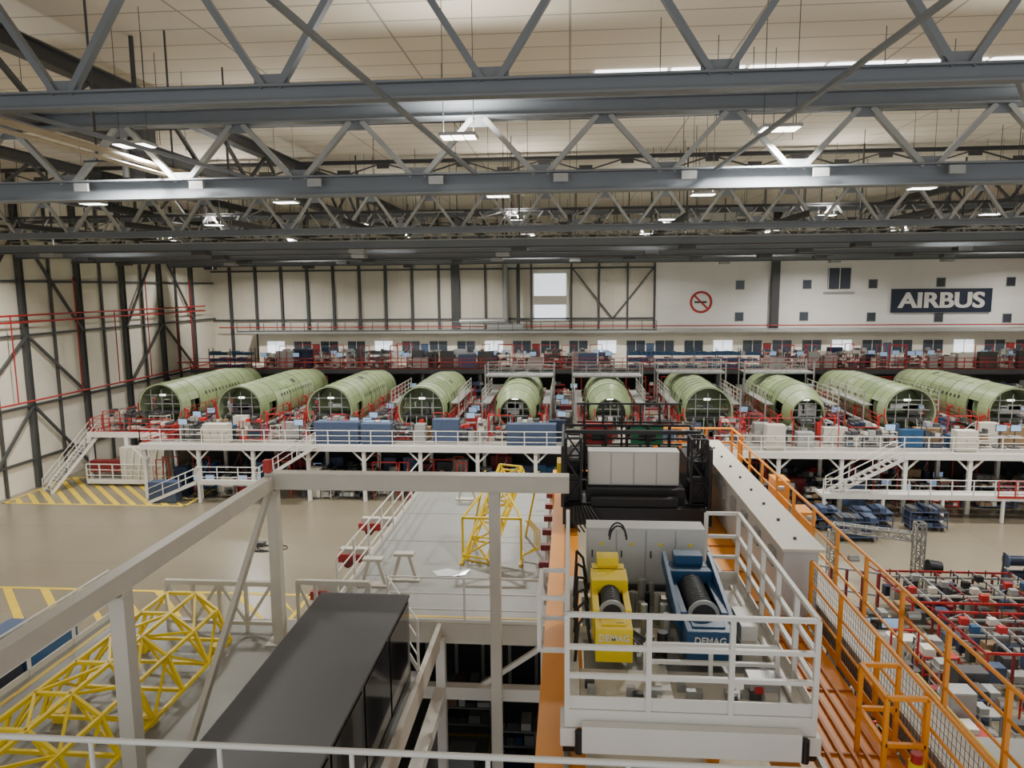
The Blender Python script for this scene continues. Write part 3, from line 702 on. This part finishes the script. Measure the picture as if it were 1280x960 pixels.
m.box(2.25,9,zf-.05,2.5,10.8,zf+.2,'cream_paint'); m.box(2.27,9.2,zf+.2,2.48,9.8,zf+.4,'white_paint'); m.box(2.15,8.2,zf-.05,2.5,8.5,zf+.2,'galv'); m.box(2.2,8.18,zf+.05,2.3,8.2,zf+.13,'red')
m.box(.9,9.1,zf-.1,1.45,11.1,zf-.02,'steel_grey'); m.box(.2,8.85,zf-.14,2.6,11.1,zf-.1,'steel_grey')
pts=[(.75+.13*math.cos(t),10.9,10.95+.22*math.sin(t)) for t in [math.pi*k/8 for k in range(9)]]
m.path(pts,.015,'black'); m.path([(p[0],p[1]-.15,p[2]) for p in pts],.015,'black')
for k in range(5): m.path([(.62+.02*k,8.95,10.47),(.9+.05*k,8.8,10.25),(1.15,8.7+.05*k,10.05),(1.4,8.9,9.97)],.01,'black')
done(m,0)
m=B('rear_crane_trolley')
m.box(-.15,16.2,9.34,3.25,16.6,9.75,'black'); m.box(-.1,18.6,9.34,3.2,19,9.75,'black'); m.box(-.1,16.6,9.34,.25,18.6,9.8,'black'); m.box(2.85,16.6,9.34,3.2,18.6,9.8,'black')
m.box(.25,16.6,9.4,2.85,18.6,9.5,'steel_dark')
m.box(.45,16.9,10.1,2.6,17.4,10.92,'cabinet_grey')
for k in range(4): m.box(.47+k*.535,16.88,10.13,.98+k*.535,16.9,10.89,'white_paint')
m.box(.4,16.62,9.75,2.7,17.4,10.08,'black'); m.box(.5,16.3,9.75,2.5,16.5,9.95,'rubber')
m.rail([(-.15,16.25,9.75),(-.15,19,9.75),(3.2,19,9.75),(3.2,16.25,9.75)],1.4,'black',.04,.6,3)
# black side towers
for xa in(-.1,2.8):
    m.lattice((xa+.2,16.8,9.75),(xa+.2,16.8,11.3),.36,.5,3,.03,'black'); m.box(xa+.02,17.1,9.75,xa+.38,18.4,10.7,'black'); m.box(xa+.05,16.6,9.75,xa+.35,16.75,10.4,'rubber')
m.beam((-.1,17.6,11.25),(3.2,17.6,11.25),.08,.1,'black')
m.box(-.3,17.0,10.2,-.2,17.6,10.6,'yellow')
m.box(.45,19.1,10.62,1.15,19.4,11.15,'red'); m.box(.6,19.05,10.72,1.0,19.1,11.0,'black'); m.box(1.65,19.1,10.62,2.5,19.4,11.1,'green'); m.box(1.85,19.05,10.72,2.3,19.1,10.98,'black')
for k in range(5): m.beam((.4+k*.5,19.2,9.24),(.4+k*.5,19.2,11.7),.06,.06,'black')
for z in(10.0,10.6,11.2,11.7): m.beam((.2,19.2,z),(3.0,19.2,z),.05,.05,'black')
for x in(.02,2.93):
    for y in(16.4,18.8): m.tube((x-.06,y,9.4),(x+.06,y,9.4),.08,'black',14)
m.box(-.1,16.25,9.24,.1,16.5,9.34,'black'); m.box(2.85,16.25,9.24,3.05,16.5,9.34,'black')
for k in range(7): m.path([(.1+.06*k,16.15,9.8),(.1+.1*k,15.9,9.5),(.25+.1*k,15.8,9.3)],.02,'black')
m.build(bevel=.008)
m=B('viewing_gallery_railing')
m.tube((-7,4.5,11.63),(7,4.5,11.63),.022,'white_paint',12); m.tube((-7,4.5,11.0),(7,4.5,11.0),.018,'white_paint',8)
for k in range(-6,8): x=-.55+.95*k; m.tube((x,4.5,10.6),(x,4.5,11.62),.018,'white_paint',8)
m.box(-7,2.2,10.45,7,4.55,10.6,'deck_grey')
for x in(-6.8,-3,3,6.8): m.beam((x,2.5,0),(x,2.5,10.45),.2,.2,'white_paint')
m.build()
# ================================================================ RIGHT FLOOR
m=B('aluminium_truss_tower')
m.lattice((16.6,34.4,0),(16.6,34.4,3.6),.4,.4,8,.03,'galv'); m.lattice((13.2,36,2.8),(16.4,34.7,2.8),.4,.35,7,.03,'galv'); m.lattice((13.2,36,0),(13.2,36,2.6),.35,.35,6,.03,'galv')
m.tube((16.9,34.1,1.6),(17.5,34.1,1.5),.3,'black',14); m.build()
m=B('framed_assembly_rack')
for ri,(a,b,c,d) in enumerate(((14.3,20.2,29.8,33.2),(14.8,18.4,25.3,28.6),(19.2,22.6,24.6,28.9))):
    nx=7 if ri==0 else 4; ny=5 if ri<2 else 7; zt=1.6+.15*ri
    for k in range(nx+1):
        x=a+(b-a)*k/nx
        for y in(c,d): m.beam((x,y,0),(x,y,zt),.08,.08,'red' if k in(0,nx) else 'darkred')
        m.beam((x,c,zt),(x,d,zt),.05,.1,'darkred' if k%3==0 else 'galv'); m.beam((x,c,.6),(x,d,.6),.06,.06,'darkred')
    for j in range(ny+1):
        y=c+(d-c)*j/ny
        if random.random()<.8 or j in(0,ny): m.beam((a,y,zt+.05),(b,y,zt+.05),.05,.09,'red' if j in(0,ny) else random.choice(['galv','cream_paint','darkred']))
        m.beam((a,y,.6),(b,y,.6),.05,.05,'galv')
    for k in range(nx):
        for j in range(ny):
            x=a+(b-a)*(k+.5)/nx+random.uniform(-.1,.1);y=c+(d-c)*(j+.5)/ny; s=random.uniform(.12,.32)
            t=random.choice(['darkred','galv','steel_dark','steel_dark','wood','bluegrey','navy'])
            m.box(x-s,y-s*.8,.65,x+s,y+s*.8,.65+random.uniform(.2,.85),t)
            if random.random()<.5: m.beam((x-.45,y-.3,zt+.02),(x+.45,y+random.uniform(-.3,.4),zt+.02),.03,.03,'galv')
            if random.random()<.35: m.box(x-.15,y-.12,zt+.05,x+.15,y+.12,zt+.3,random.choice(['steel_grey','blue','red','black','cream_paint']))
            m.tube((x,y,zt-.1),(x,y,zt+.3),.03,'steel_dark',6)
    for k in range(5): y=c+(d-c)*k/4; m.beam((a-.5,y,zt+.3),(a,y,zt),.05,.05,'red')
m.build()
m=B('cable_reel_stand')
for (x,y) in((20.8,33.9),(22.2,34.4),(22.4,31)):
    for k in range(3):
        m.tube((x-.45,y,.6+k*.7),(x+.45,y,.6+k*.7),.24,'navy',16); m.tube((x-.5,y,.6+k*.7),(x-.45,y,.6+k*.7),.32,'bluegrey',16); m.tube((x+.45,y,.6+k*.7),(x+.5,y,.6+k*.7),.32,'bluegrey',16)
    for a in(-.6,.6): m.beam((x+a,y,0),(x+a,y,2.4),.07,.07,'steel_dark'); m.beam((x+a,y-.5,.05),(x+a,y+.5,.05),.08,.08,'steel_dark')
m.build()
m=B('transport_trolley')
for (x,y) in((14.2,43.4),(17.2,43.4),(20.5,43.7),(15.6,41.6)):
    cart(m,x,y,.15,2.2,1.1,1.1,'bluegrey','navy',['navy','navy','steel_dark','bluegrey'])
    for a in(.2,1.9):
        for b in(.1,.9): m.tube((x+a,y+b-.03,.12),(x+a,y+b+.03,.12),.12,'black',10)
m.build()
m=B('red_stanchion_fence')
for k in range(7): 
    x,y=9.8+k*.6,32.2-k*.2; m.beam((x,y,0),(x,y,2.4),.1,.1,'darkred'); m.box(x-.2,y-.2,0,x+.2,y+.2,.08,'darkred')
m.beam((9.8,32.2,2.4),(13.4,31,2.4),.08,.08,'galv'); m.beam((9.8,32.2,1.4),(13.4,31,1.4),.08,.08,'galv')
m.build()
m=B('production_machinery')
q=['galv','cream_paint','darkred','steel_dark','steel_dark','bluegrey','steel_grey']
clutter(m,9.5,14,21,30,0,2.2,40,q); clutter(m,15,24,20,24.2,0,1.8,30,q)
clutter(m,5.6,9.3,10,20,0,2.6,34,q+['green'])
m.build()
m=B('yellow_service_platform')
m.box(5.9,8.0,7.0,8.6,12.0,7.12,'galv'); m.rail([(5.9,12,7.12),(5.9,8,7.12),(8.6,8,7.12)],1.1,'yellow_line',.035,.8,2)
for x in(6,8.5):
    for y in(8.1,11.9): m.beam((x,y,0),(x,y,7),.18,.18,'yellow_line')
y=8.1
while y<12: m.beam((5.92,y,7.2),(5.92,y,8.1),.02,.02,'yellow_line'); y+=.14
cabinet(m,6.8,9.5,7.12,1.4,.7,1.0,'galv'); m.box(6.3,8.5,7.12,6.9,9.0,7.6,'steel_grey')
m.build()
m=B('red_crane_hoist'); m.box(46,71.5,16.0,49,72.5,16.6,'red'); m.box(47,71.7,15.3,48.4,72.3,16.0,'darkred')
for x in(46.4,48.6): m.beam((x,72,16.6),(x,72,22.9),.12,.12,'red')
m.build()
# ================================================================ WORLD, CAMERA
w=bpy.data.worlds.new('World'); bpy.context.scene.world=w; w.use_nodes=True
w.node_tree.nodes['Background'].inputs[0].default_value=(.95,.97,1,1); w.node_tree.nodes['Background'].inputs[1].default_value=1.1
cd=bpy.data.cameras.new('camera'); cam=bpy.data.objects.new('camera',cd); bpy.context.scene.collection.objects.link(cam)
cd.sensor_width=36; cd.lens=36*900/1280; cd.clip_end=300; cd.clip_start=.05
th=math.radians(4.6);ph=math.radians(7.6);ro=.0087
f=Vector((-math.sin(th)*math.cos(ph),math.cos(th)*math.cos(ph),-math.sin(ph)))
r=Vector((math.cos(th),math.sin(th),0));u=r.cross(f)
r2=r*math.cos(ro)-u*math.sin(ro);u2=r2.cross(f)
M=Matrix((r2,u2,-f)).transposed().to_4x4(); M.translation=Vector((0,0,H)); cam.matrix_world=M
bpy.context.scene.camera=cam
